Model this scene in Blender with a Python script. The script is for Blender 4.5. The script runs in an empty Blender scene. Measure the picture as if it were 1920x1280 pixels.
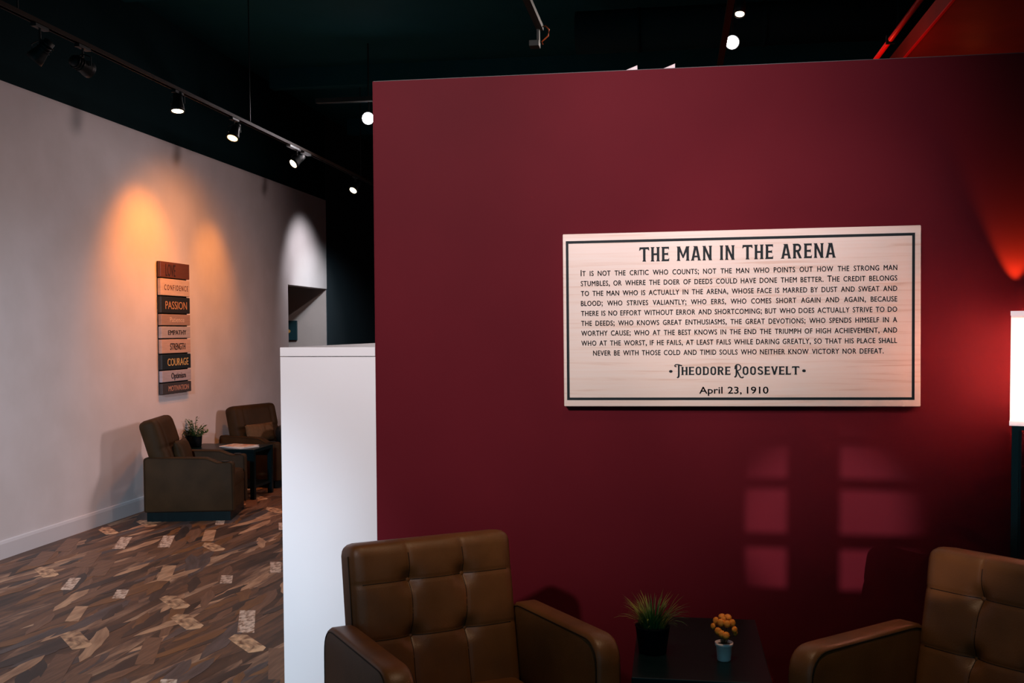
import bpy, bmesh, math, random
from mathutils import Vector, Matrix, noise
random.seed(7)
C = bpy.context.scene.collection
sc = bpy.context.scene
R = math.radians
PI = math.pi

# ------------------------------------------------------------------ camera
def camera():
    cd = bpy.data.cameras.new('camera'); co = bpy.data.objects.new('camera', cd); C.objects.link(co)
    yaw, pitch, roll = R(8.943), R(2.102), R(-0.308)
    r = Vector((math.cos(yaw), math.sin(yaw), 0)); f = Vector((-math.sin(yaw), math.cos(yaw), 0)); u = Vector((0, 0, 1))
    f2 = f*math.cos(pitch) - u*math.sin(pitch); u2 = u*math.cos(pitch) + f*math.sin(pitch)
    r3 = r*math.cos(roll) + u2*math.sin(roll); u3 = u2*math.cos(roll) - r*math.sin(roll)
    m = Matrix((r3, u3, -f2)).transposed().to_4x4(); m.translation = Vector((0, 0, 1.5))
    co.matrix_world = m
    cd.sensor_width = 36; cd.sensor_fit = 'HORIZONTAL'
    cd.lens = 1932.2/1920*36; cd.shift_y = 49.5/1920
    cd.clip_start = 0.05; cd.clip_end = 100
    sc.camera = co
camera()

# ------------------------------------------------------------------ world, exposure, lights
sc.view_settings.view_transform = 'Standard'; sc.view_settings.look = 'None'
sc.view_settings.gamma = 1; sc.view_settings.use_curve_mapping = False
sc.view_settings.exposure = 0.0
w = bpy.data.worlds.new('World'); sc.world = w; w.use_nodes = True
bg = w.node_tree.nodes['Background']; bg.inputs[0].default_value = (0.10, 0.42, 0.55, 1); bg.inputs[1].default_value = 1.0

def look(o, target):
    d = Vector(target) - Vector(o.location)
    o.rotation_euler = d.to_track_quat('-Z', 'Y').to_euler()
def spot(name, loc, target, power, col, angle, blend=0.5, rad=0.05):
    l = bpy.data.lights.new(name, 'SPOT'); l.energy = power; l.color = col
    l.spot_size = R(angle); l.spot_blend = blend; l.shadow_soft_size = rad
    o = bpy.data.objects.new(name, l); C.objects.link(o); o.location = loc; look(o, target); return o
def point(name, loc, power, col, rad=0.05):
    l = bpy.data.lights.new(name, 'POINT'); l.energy = power; l.color = col; l.shadow_soft_size = rad
    o = bpy.data.objects.new(name, l); C.objects.link(o); o.location = loc; return o
def area(name, loc, target, power, col, sx, sy):
    l = bpy.data.lights.new(name, 'AREA'); l.energy = power; l.color = col; l.shape = 'RECTANGLE'; l.size = sx; l.size_y = sy
    o = bpy.data.objects.new(name, l); C.objects.link(o); o.location = loc; look(o, target); return o

# front room: ceiling lamps above and behind the camera that wash the red partition
spot('ceiling_spot_key', (-2.0, -1.2, 3.7), (-0.95, 3.75, 2.05), 1130, (1.0, 0.88, 0.89), 38, 1.0, 0.10)
spot('ceiling_spot_upper', (-0.1, 0.8, 3.5), (0.22, 3.75, 2.15), 230, (1.0, 0.80, 0.88), 34, 1.0, 0.10)
spot('ceiling_spot_sign', (0.15, 0.2, 3.55), (0.48, 3.71, 1.56), 150, (1.0, 0.86, 0.80), 21, 0.7, 0.06)
spot('ceiling_spot_low', (-2.2, -1.4, 3.2), (-1.85, 3.75, 0.35), 1400, (0.74, 0.86, 1.0), 20, 1.0, 0.10)
spot('ceiling_spot_chairs', (0.1, 2.15, 3.5), (0.0, 2.75, 0.6), 95, (1.0, 0.68, 0.42), 60, 1.0, 0.10)
# back room spots on the long white wall (at the track heads, bar the wide one)
AMBER = (1.0, 0.42, 0.07)
spot('track_spot_amber_near', (-3.55, 8.05, 2.99), (-4.41, 8.08, 1.95), 90, (1.0, 0.25, 0.01), 74, 1.0, 0.05)
spot('track_spot_amber_far', (-3.58, 9.35, 2.96), (-4.41, 9.38, 1.85), 50, (1.0, 0.27, 0.02), 62, 1.0, 0.05)
spot('track_spot_white', (-3.5, 11.6, 3.05), (-4.41, 11.9, 2.1), 62, (1.0, 0.92, 0.96), 74, 1.0, 0.06)
spot('amber_spill_fill', (-3.3, 8.4, 3.0), (-4.41, 8.7, 1.3), 75, (1.0, 0.31, 0.05), 125, 1.0, 0.08)  # added wide amber fill for the tint on the wall, no head of its own
# added fill for the back room, unseen beyond the frame to the right, and the cool shop-front light on the near end of the wall
spot('back_room_fill', (2.9, 11.0, 2.9), (-4.4, 7.6, 0.7), 500, (1.0, 0.73, 0.71), 70, 1.0, 0.45)
spot('front_spot_left_wall', (-2.0, -0.8, 3.2), (-4.41, 6.3, 0.3), 1500, (0.74, 0.85, 1.0), 34, 1.0, 0.15)
# street lamp outside the shop front, thrown through added light-shaping bars onto the partition
spot('street_lamp', (2.5, -14.0, 4.5), (0.52, 3.75, 0.80), 9500, (1.0, 0.80, 0.90), 2.3, 0.7, 0.03)
spot('added_wall_uplight', (1.150, 3.705, 1.575), (1.150, 3.745, 2.3), 16.0, (1.0, 0.36, 0.05), 50, 0.6, 0.004)  # added bare spot without a fixture, draws the V of light above the shade
spot('corridor_light', (-2.0, 10.9, 3.6), (-4.8, 12.6, 1.2), 60, (1.0, 0.80, 0.74), 34, 0.6, 0.03)
spot('track_spot_last', (-3.4, 10.85, 2.95), (-4.41, 13.3, 0.9), 170, (0.80, 0.92, 1.0), 60, 1.0, 0.05)
point('corridor_fill', (-6.2, 11.8, 2.3), 0.4, (1.0, 0.8, 0.5), 0.08)
# the two bright lamps that face the camera
spot('star_lamp_left_light', (-2.90, 9.6, 3.50), (-4.0, 5.8, 0.0), 70, (1.0, 0.88, 0.90), 90, 1.0, 0.20)
spot('star_lamp_right_light', (0.41, 7.55, 3.57), (-2.6, 4.6, 0.0), 160, (1.0, 0.85, 0.75), 90, 1.0, 0.06)
point('red_room_glow', (1.0, 6.9, 2.85), 9, (1.0, 0.08, 0.03), 0.05)
point('red_room_glow_low', (1.98, 7.35, 3.05), 0.25, (1.0, 0.16, 0.03), 0.03)

# ------------------------------------------------------------------ materials
def mat(name, col, rough=0.6, spec=0.5, metal=0.0):
    m = bpy.data.materials.new(name); m.use_nodes = True
    b = m.node_tree.nodes['Principled BSDF']
    b.inputs['Base Color'].default_value = (*col, 1); b.inputs['Roughness'].default_value = rough
    b.inputs['Metallic'].default_value = metal; b.inputs['Specular IOR Level'].default_value = spec
    return m
def nodes(m): return m.node_tree.nodes, m.node_tree.links, m.node_tree.nodes['Principled BSDF']
def noisy(name, c1, c2, scale=8, rough=0.6, bump=0.0, bscale=None, stretch=(1, 1, 1), rot=(0, 0, 0), detail=6, lo=0.35, hi=0.65, spec=0.5, metal=0, dist=0.0, coord='Object', bdist=0.01):
    m = mat(name, c1, rough, spec, metal); n, l, b = nodes(m)
    tc = n.new('ShaderNodeTexCoord'); mp = n.new('ShaderNodeMapping'); mp.inputs['Scale'].default_value = stretch; mp.inputs['Rotation'].default_value = rot
    l.new(tc.outputs[coord], mp.inputs['Vector'])
    t = n.new('ShaderNodeTexNoise'); t.inputs['Scale'].default_value = scale; t.inputs['Detail'].default_value = detail; t.inputs['Distortion'].default_value = dist
    l.new(mp.outputs[0], t.inputs['Vector'])
    cr = n.new('ShaderNodeValToRGB'); cr.color_ramp.elements[0].position = lo; cr.color_ramp.elements[1].position = hi
    cr.color_ramp.elements[0].color = (*c1, 1); cr.color_ramp.elements[1].color = (*c2, 1)
    l.new(t.outputs[0], cr.inputs[0]); l.new(cr.outputs[0], b.inputs['Base Color'])
    if bump:
        t2 = n.new('ShaderNodeTexNoise'); t2.inputs['Scale'].default_value = bscale or scale*4; t2.inputs['Detail'].default_value = 4
        l.new(mp.outputs[0], t2.inputs['Vector'])
        bp = n.new('ShaderNodeBump'); bp.inputs['Strength'].default_value = bump; bp.inputs['Distance'].default_value = bdist
        l.new(t2.outputs[0], bp.inputs['Height']); l.new(bp.outputs[0], b.inputs['Normal'])
    return m
def emit(name, col, strength):
    m = mat(name, (0.8, 0.8, 0.8)); b = m.node_tree.nodes['Principled BSDF']
    b.inputs['Emission Color'].default_value = (*col, 1); b.inputs['Emission Strength'].default_value = strength
    return m

M_red = noisy('red_wall_paint', (0.104, 0.0088, 0.0145), (0.114, 0.0095, 0.0155), 2.5, 0.50, 0.05, 220, spec=0.03, bdist=0.002)
M_white = noisy('white_wall_paint', (0.70, 0.66, 0.66), (0.76, 0.72, 0.73), 3, 0.6, 0.06, 160, bdist=0.002)
M_half = noisy('white_half_wall_paint', (0.80, 0.77, 0.78), (0.83, 0.80, 0.81), 2, 0.4, 0.02, 160, bdist=0.002)
M_trim = mat('white_trim_paint', (0.72, 0.70, 0.72), 0.35)
M_black = noisy('black_ceiling_paint', (0.004, 0.060, 0.075), (0.005, 0.066, 0.082), 3, 0.8, spec=0.1)
M_band = noisy('black_upper_wall_paint', (0.001, 0.016, 0.020), (0.002, 0.018, 0.022), 3, 0.8, spec=0.1)
M_dark = noisy('charcoal_wall_paint', (0.030, 0.046, 0.056), (0.034, 0.050, 0.060), 3, 0.7, spec=0.2)
M_corr = noisy('corridor_wall_paint', (0.42, 0.35, 0.33), (0.46, 0.38, 0.36), 3, 0.6)
M_leather = noisy('brown_leather', (0.105, 0.038, 0.009), (0.150, 0.056, 0.014), 9, 0.46, 0.25, 260, detail=5, lo=0.3, hi=0.7, spec=0.45, bdist=0.002)
M_leather2 = noisy('dark_brown_leather', (0.034, 0.018, 0.007), (0.048, 0.025, 0.010), 7, 0.6, 0.2, 200, spec=0.12, bdist=0.002)
M_seam = mat('leather_piping', (0.014, 0.007, 0.003), 0.6, 0.2)
M_pillow = noisy('tan_pillow_fabric', (0.11, 0.055, 0.018), (0.14, 0.07, 0.025), 40, 0.8)
M_darkbag = noisy('black_glossy_fabric', (0.006, 0.009, 0.011), (0.012, 0.015, 0.017), 12, 0.3)
M_tblack = noisy('black_lacquered_wood', (0.002, 0.008, 0.010), (0.003, 0.011, 0.013), 5, 0.3, spec=0.12, stretch=(1, 12, 1))
M_metal = mat('black_metal', (0.005, 0.010, 0.011), 0.5, 0.3)
M_postm = mat('black_lamp_wood', (0.008, 0.012, 0.013), 0.35)
M_track = mat('dark_bronze_track', (0.022, 0.012, 0.007), 0.6, 0.1)
M_redpipe = mat('red_painted_pipe', (0.85, 0.015, 0.010), 0.35)
M_soffit = noisy('red_lit_soffit', (0.22, 0.03, 0.02), (0.28, 0.04, 0.025), 4, 0.6)  # red light falling on the soffit is put into its colour
M_cable = mat('orange_cable', (0.9, 0.18, 0.04), 0.5)
M_potw = mat('white_ceramic', (0.90, 0.74, 0.74), 0.3)
M_soil = noisy('dark_soil', (0.01, 0.007, 0.005), (0.03, 0.02, 0.012), 80, 0.9)
M_orange = noisy('orange_petals', (0.75, 0.20, 0.01), (0.9, 0.32, 0.03), 90, 0.6)
M_stem = mat('olive_stem', (0.06, 0.06, 0.015), 0.6)
M_grass = noisy('grass_blade_green', (0.03, 0.10, 0.02), (0.34, 0.34, 0.05), 14, 0.5, lo=0.4, hi=0.62)
M_leaf = noisy('dark_leaf_green', (0.02, 0.07, 0.02), (0.07, 0.13, 0.03), 20, 0.5)
M_pot = mat('black_pot', (0.001, 0.003, 0.004), 0.7, 0.1)
M_ink = mat('black_lettering', (0.008, 0.014, 0.017), 0.55, 0.2)
M_paper = noisy('magazine_cover', (0.75, 0.62, 0.52), (0.55, 0.25, 0.15), 14, 0.4, lo=0.5, hi=0.56)
M_pages = mat('magazine_pages', (0.8, 0.74, 0.7), 0.6)
M_bulb_w = emit('bright_white_lens', (1.0, 0.97, 1.0), 25)
M_bulb_c = emit('warm_lens', (1.0, 0.80, 0.52), 6)
M_bulb_a = emit('amber_lens', (1.0, 0.55, 0.18), 7)
M_pic = noisy('dark_canvas', (0.002, 0.02, 0.028), (0.004, 0.03, 0.04), 5, 0.5)
M_picgold = mat('gold_motif', (0.5, 0.25, 0.06), 0.5)
M_glass = mat('window_glass', (1, 1, 1), 0.02)
def _thin_glass(m):
    n, l, b = nodes(m); t = n.new('ShaderNodeBsdfTransparent'); g = n.new('ShaderNodeBsdfGlossy'); g.inputs['Roughness'].default_value = 0.02
    mx = n.new('ShaderNodeMixShader'); mx.inputs[0].default_value = 0.07; l.new(t.outputs[0], mx.inputs[1]); l.new(g.outputs[0], mx.inputs[2])
    l.new(mx.outputs[0], n['Material Output'].inputs['Surface'])
_thin_glass(M_glass)
M_wedge = noisy('frosted_white_plastic', (0.5, 0.42, 0.42), (0.7, 0.6, 0.6), 30, 0.5)

M_cap = mat('grey_plaster_edge', (0.10, 0.09, 0.09), 0.7)
# pale pine board of the big sign: long horizontal grain
def pine():
    m = mat('pale_pine_board', (0.8, 0.6, 0.5), 0.5, 0.3); n, l, b = nodes(m)
    tc = n.new('ShaderNodeTexCoord')
    mp = n.new('ShaderNodeMapping'); mp.inputs['Scale'].default_value = (0.9, 1, 26); l.new(tc.outputs['Object'], mp.inputs[0])
    t = n.new('ShaderNodeTexNoise'); t.inputs['Scale'].default_value = 3.2; t.inputs['Detail'].default_value = 8; t.inputs['Distortion'].default_value = 0.6
    l.new(mp.outputs[0], t.inputs['Vector'])
    cr = n.new('ShaderNodeValToRGB'); e = cr.color_ramp.elements
    e[0].position = 0.30; e[0].color = (0.70, 0.50, 0.40, 1); e[1].position = 0.62; e[1].color = (0.80, 0.66, 0.58, 1)
    x = e.new(0.44); x.color = (0.79, 0.63, 0.54, 1)
    l.new(t.outputs[0], cr.inputs[0]); l.new(cr.outputs[0], b.inputs['Base Color'])
    return m
M_pine = pine()

# wood-chip print of the vinyl floor, long shards running away from the door
def floor_mat(name, stops, ang, scale=1.0, stretch=(7, 1, 1), rough=0.45, vscale=3.2):
    m = mat(name, (0.1, 0.05, 0.03), rough, 0.35); n, l, b = nodes(m)
    tc = n.new('ShaderNodeTexCoord'); rt = n.new('ShaderNodeMapping'); rt.vector_type = 'TEXTURE'; rt.inputs['Rotation'].default_value = (0, 0, ang)
    mp = n.new('ShaderNodeMapping'); mp.inputs['Scale'].default_value = stretch
    l.new(tc.outputs['Object'], rt.inputs[0]); l.new(rt.outputs[0], mp.inputs[0])
    t = n.new('ShaderNodeTexNoise'); t.inputs['Scale'].default_value = 2.2*scale; t.inputs['Detail'].default_value = 9; t.inputs['Roughness'].default_value = 0.62; t.inputs['Distortion'].default_value = 0.5
    l.new(mp.outputs[0], t.inputs['Vector'])
    v = n.new('ShaderNodeTexVoronoi'); v.inputs['Scale'].default_value = vscale*0.5*scale; v.inputs['Randomness'].default_value = 1
    l.new(mp.outputs[0], v.inputs['Vector'])
    sx = n.new('ShaderNodeSeparateColor'); l.new(v.outputs['Color'], sx.inputs[0])
    mx = n.new('ShaderNodeMath'); mx.operation = 'MULTIPLY_ADD'; mx.inputs[1].default_value = 0.42; l.new(sx.outputs[0], mx.inputs[0])
    m2 = n.new('ShaderNodeMath'); m2.operation = 'MULTIPLY'; m2.inputs[1].default_value = 0.60; l.new(t.outputs[0], m2.inputs[0]); l.new(m2.outputs[0], mx.inputs[2])
    cr = n.new('ShaderNodeValToRGB'); e = cr.color_ramp.elements
    e[0].position = stops[0][0]; e[0].color = (*stops[0][1], 1); e[1].position = stops[-1][0]; e[1].color = (*stops[-1][1], 1)
    for p, c in stops[1:-1]:
        q = e.new(p); q.color = (*c, 1)
    l.new(mx.outputs[0], cr.inputs[0]); l.new(cr.outputs[0], b.inputs['Base Color'])
    bp = n.new('ShaderNodeBump'); bp.inputs['Strength'].default_value = 0.25; bp.inputs['Distance'].default_value = 0.002
    l.new(mx.outputs[0], bp.inputs['Height']); l.new(bp.outputs[0], b.inputs['Normal'])
    return m
M_floor = floor_mat('wood_chip_floor', [(0.26, (0.028, 0.016, 0.011)), (0.40, (0.09, 0.043, 0.025)), (0.50, (0.19, 0.082, 0.040)), (0.60, (0.07, 0.038, 0.027)), (0.68, (0.28, 0.14, 0.08)), (0.78, (0.58, 0.34, 0.20))], R(-4), 1.0)
PL = {
 'dark': noisy('plank_dark', (0.018, 0.012, 0.010), (0.05, 0.03, 0.022), 3, 0.45, stretch=(9, 1, 1), rot=(0, 0, 0), coord='Object'),
 'grey': noisy('plank_grey', (0.05, 0.034, 0.03), (0.12, 0.085, 0.075), 4, 0.45, stretch=(9, 1, 1)),
 'brown': noisy('plank_brown', (0.14, 0.06, 0.03), (0.24, 0.11, 0.058), 5, 0.45, stretch=(12, 1, 1)),
 'rust': noisy('plank_rust', (0.15, 0.055, 0.018), (0.24, 0.095, 0.03), 4, 0.45, stretch=(8, 1, 1)),
 'tan': noisy('plank_tan', (0.34, 0.16, 0.08), (0.66, 0.36, 0.20), 4, 0.45, stretch=(7, 1, 1)),
 'pale': noisy('plank_pale', (0.26, 0.11, 0.05), (0.85, 0.60, 0.45), 22, 0.45, detail=8, lo=0.38, hi=0.58, stretch=(2, 1, 1)),
 'burl': noisy('plank_burl', (0.17, 0.06, 0.025), (0.80, 0.46, 0.25), 7, 0.45, detail=7, lo=0.38, hi=0.56, stretch=(1.4, 1, 1), dist=1.5),
}

# ------------------------------------------------------------------ helpers
def link(name, bm, m, parent=None, smooth=False, loc=None):
    me = bpy.data.meshes.new(name)
    bmesh.ops.recalc_face_normals(bm, faces=bm.faces[:])
    bm.to_mesh(me); bm.free()
    if m: me.materials.append(m)
    if smooth:
        for p in me.polygons: p.use_smooth = True
    o = bpy.data.objects.new(name, me); C.objects.link(o)
    if parent: o.parent = parent
    if loc is not None: o.location = loc
    return o
def tag(o, label=None, cat=None, group=None, kind=None):
    if label: o['label'] = label
    if cat: o['category'] = cat
    if group: o['group'] = group
    if kind: o['kind'] = kind
    return o
def thing(name, label, cat, loc=(0, 0, 0), rz=0, group=None, rot=None):
    o = bpy.data.objects.new(name, None); C.objects.link(o); o.location = loc
    o.rotation_euler = rot if rot else (0, 0, rz); o.empty_display_size = 0.05
    return tag(o, label, cat, group)
def struct(name, bm, m, parent=None, smooth=False):
    o = link(name, bm, m, parent, smooth)
    if not parent: o['kind'] = 'structure'
    return o
def box(bm, x0, x1, y0, y1, z0, z1, bev=0):
    r = bmesh.ops.create_cube(bm, size=1.0); vs = r['verts']
    for v in vs:
        v.co = Vector(((x0+x1)/2 + v.co.x*(x1-x0), (y0+y1)/2 + v.co.y*(y1-y0), (z0+z1)/2 + v.co.z*(z1-z0)))
    if bev:
        es = list({e for v in vs for e in v.link_edges})
        bmesh.ops.bevel(bm, geom=es, offset=bev, segments=2, affect='EDGES', profile=0.6)
    return bm
def B(*a, **k): return box(bmesh.new(), *a, **k)
def tube(bm, pts, rad, n=8, caps=True, rads=None):
    pts = [Vector(p) for p in pts]; rings = []
    up = Vector((0, 0, 1))
    for i, p in enumerate(pts):
        d = (pts[min(i+1, len(pts)-1)] - pts[max(i-1, 0)]).normalized()
        a = d.cross(up)
        if a.length < 0.05: a = d.cross(Vector((1, 0, 0)))
        a.normalize(); b = d.cross(a).normalized(); rr = rads[i] if rads else rad
        rings.append([bm.verts.new(p + a*math.cos(t)*rr + b*math.sin(t)*rr) for t in [2*PI*k/n for k in range(n)]])
    for i in range(len(rings)-1):
        for k in range(n): bm.faces.new((rings[i][k], rings[i][(k+1) % n], rings[i+1][(k+1) % n], rings[i+1][k]))
    if caps:
        bm.faces.new(rings[0][::-1]); bm.faces.new(rings[-1])
    return bm
def lathe(bm, prof, n=32, cx=0, cy=0):
    rings = []
    for r_, z in prof: rings.append([bm.verts.new((cx + max(r_, 1e-5)*math.cos(2*PI*k/n), cy + max(r_, 1e-5)*math.sin(2*PI*k/n), z)) for k in range(n)])
    for i in range(len(rings)-1):
        for k in range(n): bm.faces.new((rings[i][k], rings[i][(k+1) % n], rings[i+1][(k+1) % n], rings[i+1][k]))
    bm.faces.new(rings[0][::-1]); bm.faces.new(rings[-1]); return bm
def prism(bm, pts, axis, a0, a1):
    """polygon pts (u,v) extruded along axis: 'x' -> (a,u,v), 'y' -> (u,a,v), 'z' -> (u,v,a)"""
    def P(u, v, a): return {'x': (a, u, v), 'y': (u, a, v), 'z': (u, v, a)}[axis]
    A = [bm.verts.new(P(u, v, a0)) for u, v in pts]; Bv = [bm.verts.new(P(u, v, a1)) for u, v in pts]
    bm.faces.new(A); bm.faces.new(Bv[::-1]); n = len(pts)
    for i in range(n): bm.faces.new((A[i], A[(i+1) % n], Bv[(i+1) % n], Bv[i]))
    return bm
def rounded_poly(pts, rads, seg=6):
    out = []; n = len(pts)
    for i in range(n):
        p = Vector(pts[i]); a = Vector(pts[i-1]) - p; b = Vector(pts[(i+1) % n]) - p; r_ = rads[i]
        if r_ <= 0: out.append(tuple(p)); continue
        an = a.angle(b); d = min(r_/math.tan(an/2), a.length*0.49, b.length*0.49)
        p1 = p + a.normalized()*d; p2 = p + b.normalized()*d
        for k in range(seg+1):
            t = k/seg; q = p1*(1-t)**2 + p*2*t*(1-t) + p2*t*t; out.append(tuple(q))
    return out
def rbox(sx, sy, sz, r, n=(10, 4, 10), f=None):
    """rounded box centred at origin, dense grid, optional displacement f(co, nrm) -> offset"""
    bm = bmesh.new(); verts = {}
    def coord(i, N, s):
        h = s/2; rr = min(r, h)
        k = min(3, N//3)
        if i <= k: return -h + rr*(1-math.cos(PI/2*i/k))*1.0
        if i >= N-k: return h - rr*(1-math.cos(PI/2*(N-i)/k))
        return -h + rr + (s-2*rr)*(i-k)/(N-2*k)
    N = n
    def V(i, j, k):
        key = (i, j, k)
        if key in verts: return verts[key]
        p = Vector((coord(i, N[0], sx), coord(j, N[1], sy), coord(k, N[2], sz)))
        c = Vector([max(-s/2+r, min(s/2-r, q)) for q, s in zip(p, (sx, sy, sz))])
        d = p - c
        if d.length > 1e-9: nr = d.normalized(); q = c + nr*r
        else: nr = Vector((0, 0, 1)); q = p
        if f: q = q + f(q, nr)
        verts[key] = bm.verts.new(q); return verts[key]
    def face(fn, A, Bn):
        for i in range(A):
            for j in range(Bn):
                try: bm.faces.new((fn(i, j), fn(i+1, j), fn(i+1, j+1), fn(i, j+1)))
                except ValueError: pass
    face(lambda i, j: V(i, j, 0), N[0], N[1]); face(lambda i, j: V(i, j, N[2]), N[0], N[1])
    face(lambda i, k: V(i, 0, k), N[0], N[2]); face(lambda i, k: V(i, N[1], k), N[0], N[2])
    face(lambda j, k: V(0, j, k), N[1], N[2]); face(lambda j, k: V(N[0], j, k), N[1], N[2])
    return bm
def mirror_copy(o, parent): 
    c = o.copy(); C.objects.link(c); c.parent = parent; return c
def copy_tree(o, parent=None):
    c = o.copy(); C.objects.link(c); c.parent = parent
    for ch in [x for x in bpy.data.objects if x.parent == o]: copy_tree(ch, c)
    return c

# ------------------------------------------------------------------ the setting
XL = -4.409; D = 3.75
def plankfloor():
    fl = struct('floor', B(-7.5, 3.6, -3.2, 17.2, -0.12, 0.0), M_floor)
    rng = random.Random(11)
    def shard(pts):
        bm = prism(bmesh.new(), pts, 'z', 0.0, 0.0014); me = bpy.data.meshes.new('plank'); bmesh.ops.recalc_face_normals(bm, faces=bm.faces[:]); bm.to_mesh(me); bm.free(); return me
    def blob(n, ax, ay, jit, seed):
        r_ = random.Random(seed); return [(ax*math.cos(2*PI*k/n)*(1+r_.uniform(-jit, jit)), ay*math.sin(2*PI*k/n)*(1+r_.uniform(-jit, jit))) for k in range(n)]
    a = R(112); ca, sa = math.cos(a), math.sin(a)
    protos = {}
    for i, (w_, L) in enumerate([(0.085, 0.42), (0.07, 0.30), (0.10, 0.45), (0.072, 0.20)]):   # parallelogram staves cut square to the tile
        u = Vector((math.cos(R(8)), math.sin(R(8)))) * w_; v = Vector((ca, sa)) * L
        protos['stave%d' % i] = shard([tuple(-u/2-v/2), tuple(u/2-v/2), tuple(u/2+v/2), tuple(-u/2+v/2)])
    for i in range(4):          # long pointed slivers
        L = 0.30 + 0.1*i; w_ = 0.028 + 0.008*i; r_ = random.Random(40+i)
        side = [(w_*math.sin(PI*t)**0.7*(1+r_.uniform(-.25, .25)), -L/2 + L*t) for t in [k/7 for k in range(1, 7)]]
        protos['sliver%d' % i] = shard([(0, -L/2)] + side + [(0, L/2)] + [(-x*r_.uniform(.5, 1.0), y) for x, y in side[::-1]])
    for i in range(2): protos['burl%d' % i] = shard([(-0.045, -0.15), (0.02, -0.165), (0.052, -0.12), (0.048, 0.13), (0.0, 0.17), (-0.05, 0.12 - 0.05*i)])
    mats = {}
    def inst(kind, colour, x, y, z, rz, s=1.0):
        key = (kind, colour)
        if key not in mats:
            me = protos[kind].copy(); me.name = 'plank'; me.materials.append(PL[colour]); mats[key] = me
        o = bpy.data.objects.new('plank', mats[key]); C.objects.link(o); o.parent = fl
        o.location = (x, y, z); o.rotation_euler = (0, 0, rz); o.scale = (s, s, 1)
    n = 0; tries = 0; spots = []
    # visible wedge of floor left of the half wall
    while n < 296 and tries < 9000:
        tries += 1
        y = 3.9 + 6.6*rng.random()**1.7
        xr = -0.402*y + 0.08 if y < 9 else -3.4
        x = rng.uniform(max(-4.36, -4.36), min(xr, -1.0))
        # photo's left border runs from about x=-0.68*y
        if x < -0.715*y: continue
        t = rng.random()
        z = -0.0010 + 0.0000036*n*1.0
        if t < 0.26:
            k = 'stave%d' % rng.choice([0, 1, 2, 2, 3]); col = rng.choice(['pale', 'pale', 'pale', 'brown', 'tan']); rz = 0
            if k == 'stave3': col = 'pale'
            if k == 'stave2': col = 'brown'
            if any((x-p[0])**2+(y-p[1])**2 < 0.085 for p in spots): continue
            spots.append((x, y)); z = 0.0002
        elif t < 0.35:
            k = 'burl%d' % rng.randint(0, 1); col = 'burl'; rz = R(43)
            if any((x-p[0])**2+(y-p[1])**2 < 0.085 for p in spots): continue
            spots.append((x, y)); z = 0.0001
        else:
            k = 'sliver%d' % rng.randint(0, 3); col = rng.choice(['dark', 'dark', 'grey', 'grey', 'brown', 'brown', 'rust', 'rust', 'tan', 'tan']); rz = R(rng.choice([-14, -8, -2, 2, 12, 22]) + rng.uniform(-4, 4))
        if x < -4.36 + 0.1 and k.startswith('stave'): continue
        if x < -4.3 or x > xr - 0.0: continue
        inst(k, col, x, y, z, rz, rng.uniform(0.85, 1.25) if k.startswith('sl') else 1.0); n += 1
plankfloor()
struct('ceiling', B(-7.5, 3.6, -3.2, 17.2, 4.25, 4.35), M_black)
# long white wall with a black-painted band over it
wl = struct('wall_left', B(XL-0.15, XL, -3.0, 11.39, 0.0, 3.172), M_white)
bm = B(XL-0.15, XL, 11.39, 12.74, 2.04, 3.172); link('door_header', bm, M_white, wl)
link('upper_band', B(XL-0.15, XL-0.005, -3.0, 12.74, 3.172, 4.25), M_band, wl)
link('dark_return', B(XL-0.01, XL, 12.745, 17.0, 0.0, 4.25), M_dark, wl)
bm = bmesh.new(); prism(bm, [(XL, 0), (XL+0.014, 0), (XL+0.014, 0.10), (XL+0.009, 0.118), (XL, 0.122)], 'y', -3.0, 11.39)
struct('baseboard_left', bm, M_trim)
# corridor behind the opening
struct('wall_corridor', B(-7.2, XL-0.0105, 12.745, 12.9, 0, 4.25), M_corr)
struct('trim_1', B(-7.2, XL-0.15, 11.2, 12.744, 2.6, 2.7), M_dark)
struct('wall_corridor_end', B(-7.4, -7.2, 11.0, 17.0, 0, 4.25), M_corr)
struct('wall_corridor_side', B(-7.2, XL-0.15, 11.1, 11.2, 0, 4.25), M_corr)
struct('wall_back', B(-7.4, 3.5, 17.0, 17.15, 0, 4.25), M_dark)
struct('wall_right', B(3.4, 3.55, -3.0, 17.0, 0, 4.25), M_dark)
# red partition and the low white wall that butts against it
rw = struct('wall_partition', B(-1.108, 3.4, D, D+0.13, 0, 2.427), M_red)
link('edge_bead', B(-1.1105, -1.1065, D-0.0006, D+0.13, 0, 2.4275), M_red, rw)
link('top_cap', B(-1.108, 3.4, D+0.0005, D+0.13, 2.427, 2.4290), M_cap, rw)
hw = struct('wall_low', B(-1.487, -1.111, D+0.002, D+1.25, 0, 1.402), M_half)
link('cap_board', B(-1.487, -1.111, D+0.0, D+1.25, 1.4045, 1.4385, bev=0.0015), M_half, hw)
# glazed shop front behind the camera, grid of bars; dusk light comes through it
front = struct('wall_front', B(-7.4, 3.55, -3.15, -3.0, 2.9, 4.25), M_dark)
link('sill_wall', B(-7.4, 3.55, -3.15, -3.0, 0, 0.35), M_dark, front)
wn = struct('window_1', B(-4.5, -4.42, -3.12, -3.03, 0.35, 2.9), M_postm)
for i in range(8):
    x = -3.35 + i*0.86; link('mullion', B(x-0.03, x+0.03, -3.12, -3.03, 0.35, 2.9), M_postm, wn)
link('transom', B(-4.42, 3.4, -3.12, -3.03, 2.62, 2.68), M_postm, wn)
link('pane', B(-4.42, 3.4, -3.08, -3.075, 0.35, 2.9), M_glass, wn)

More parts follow.
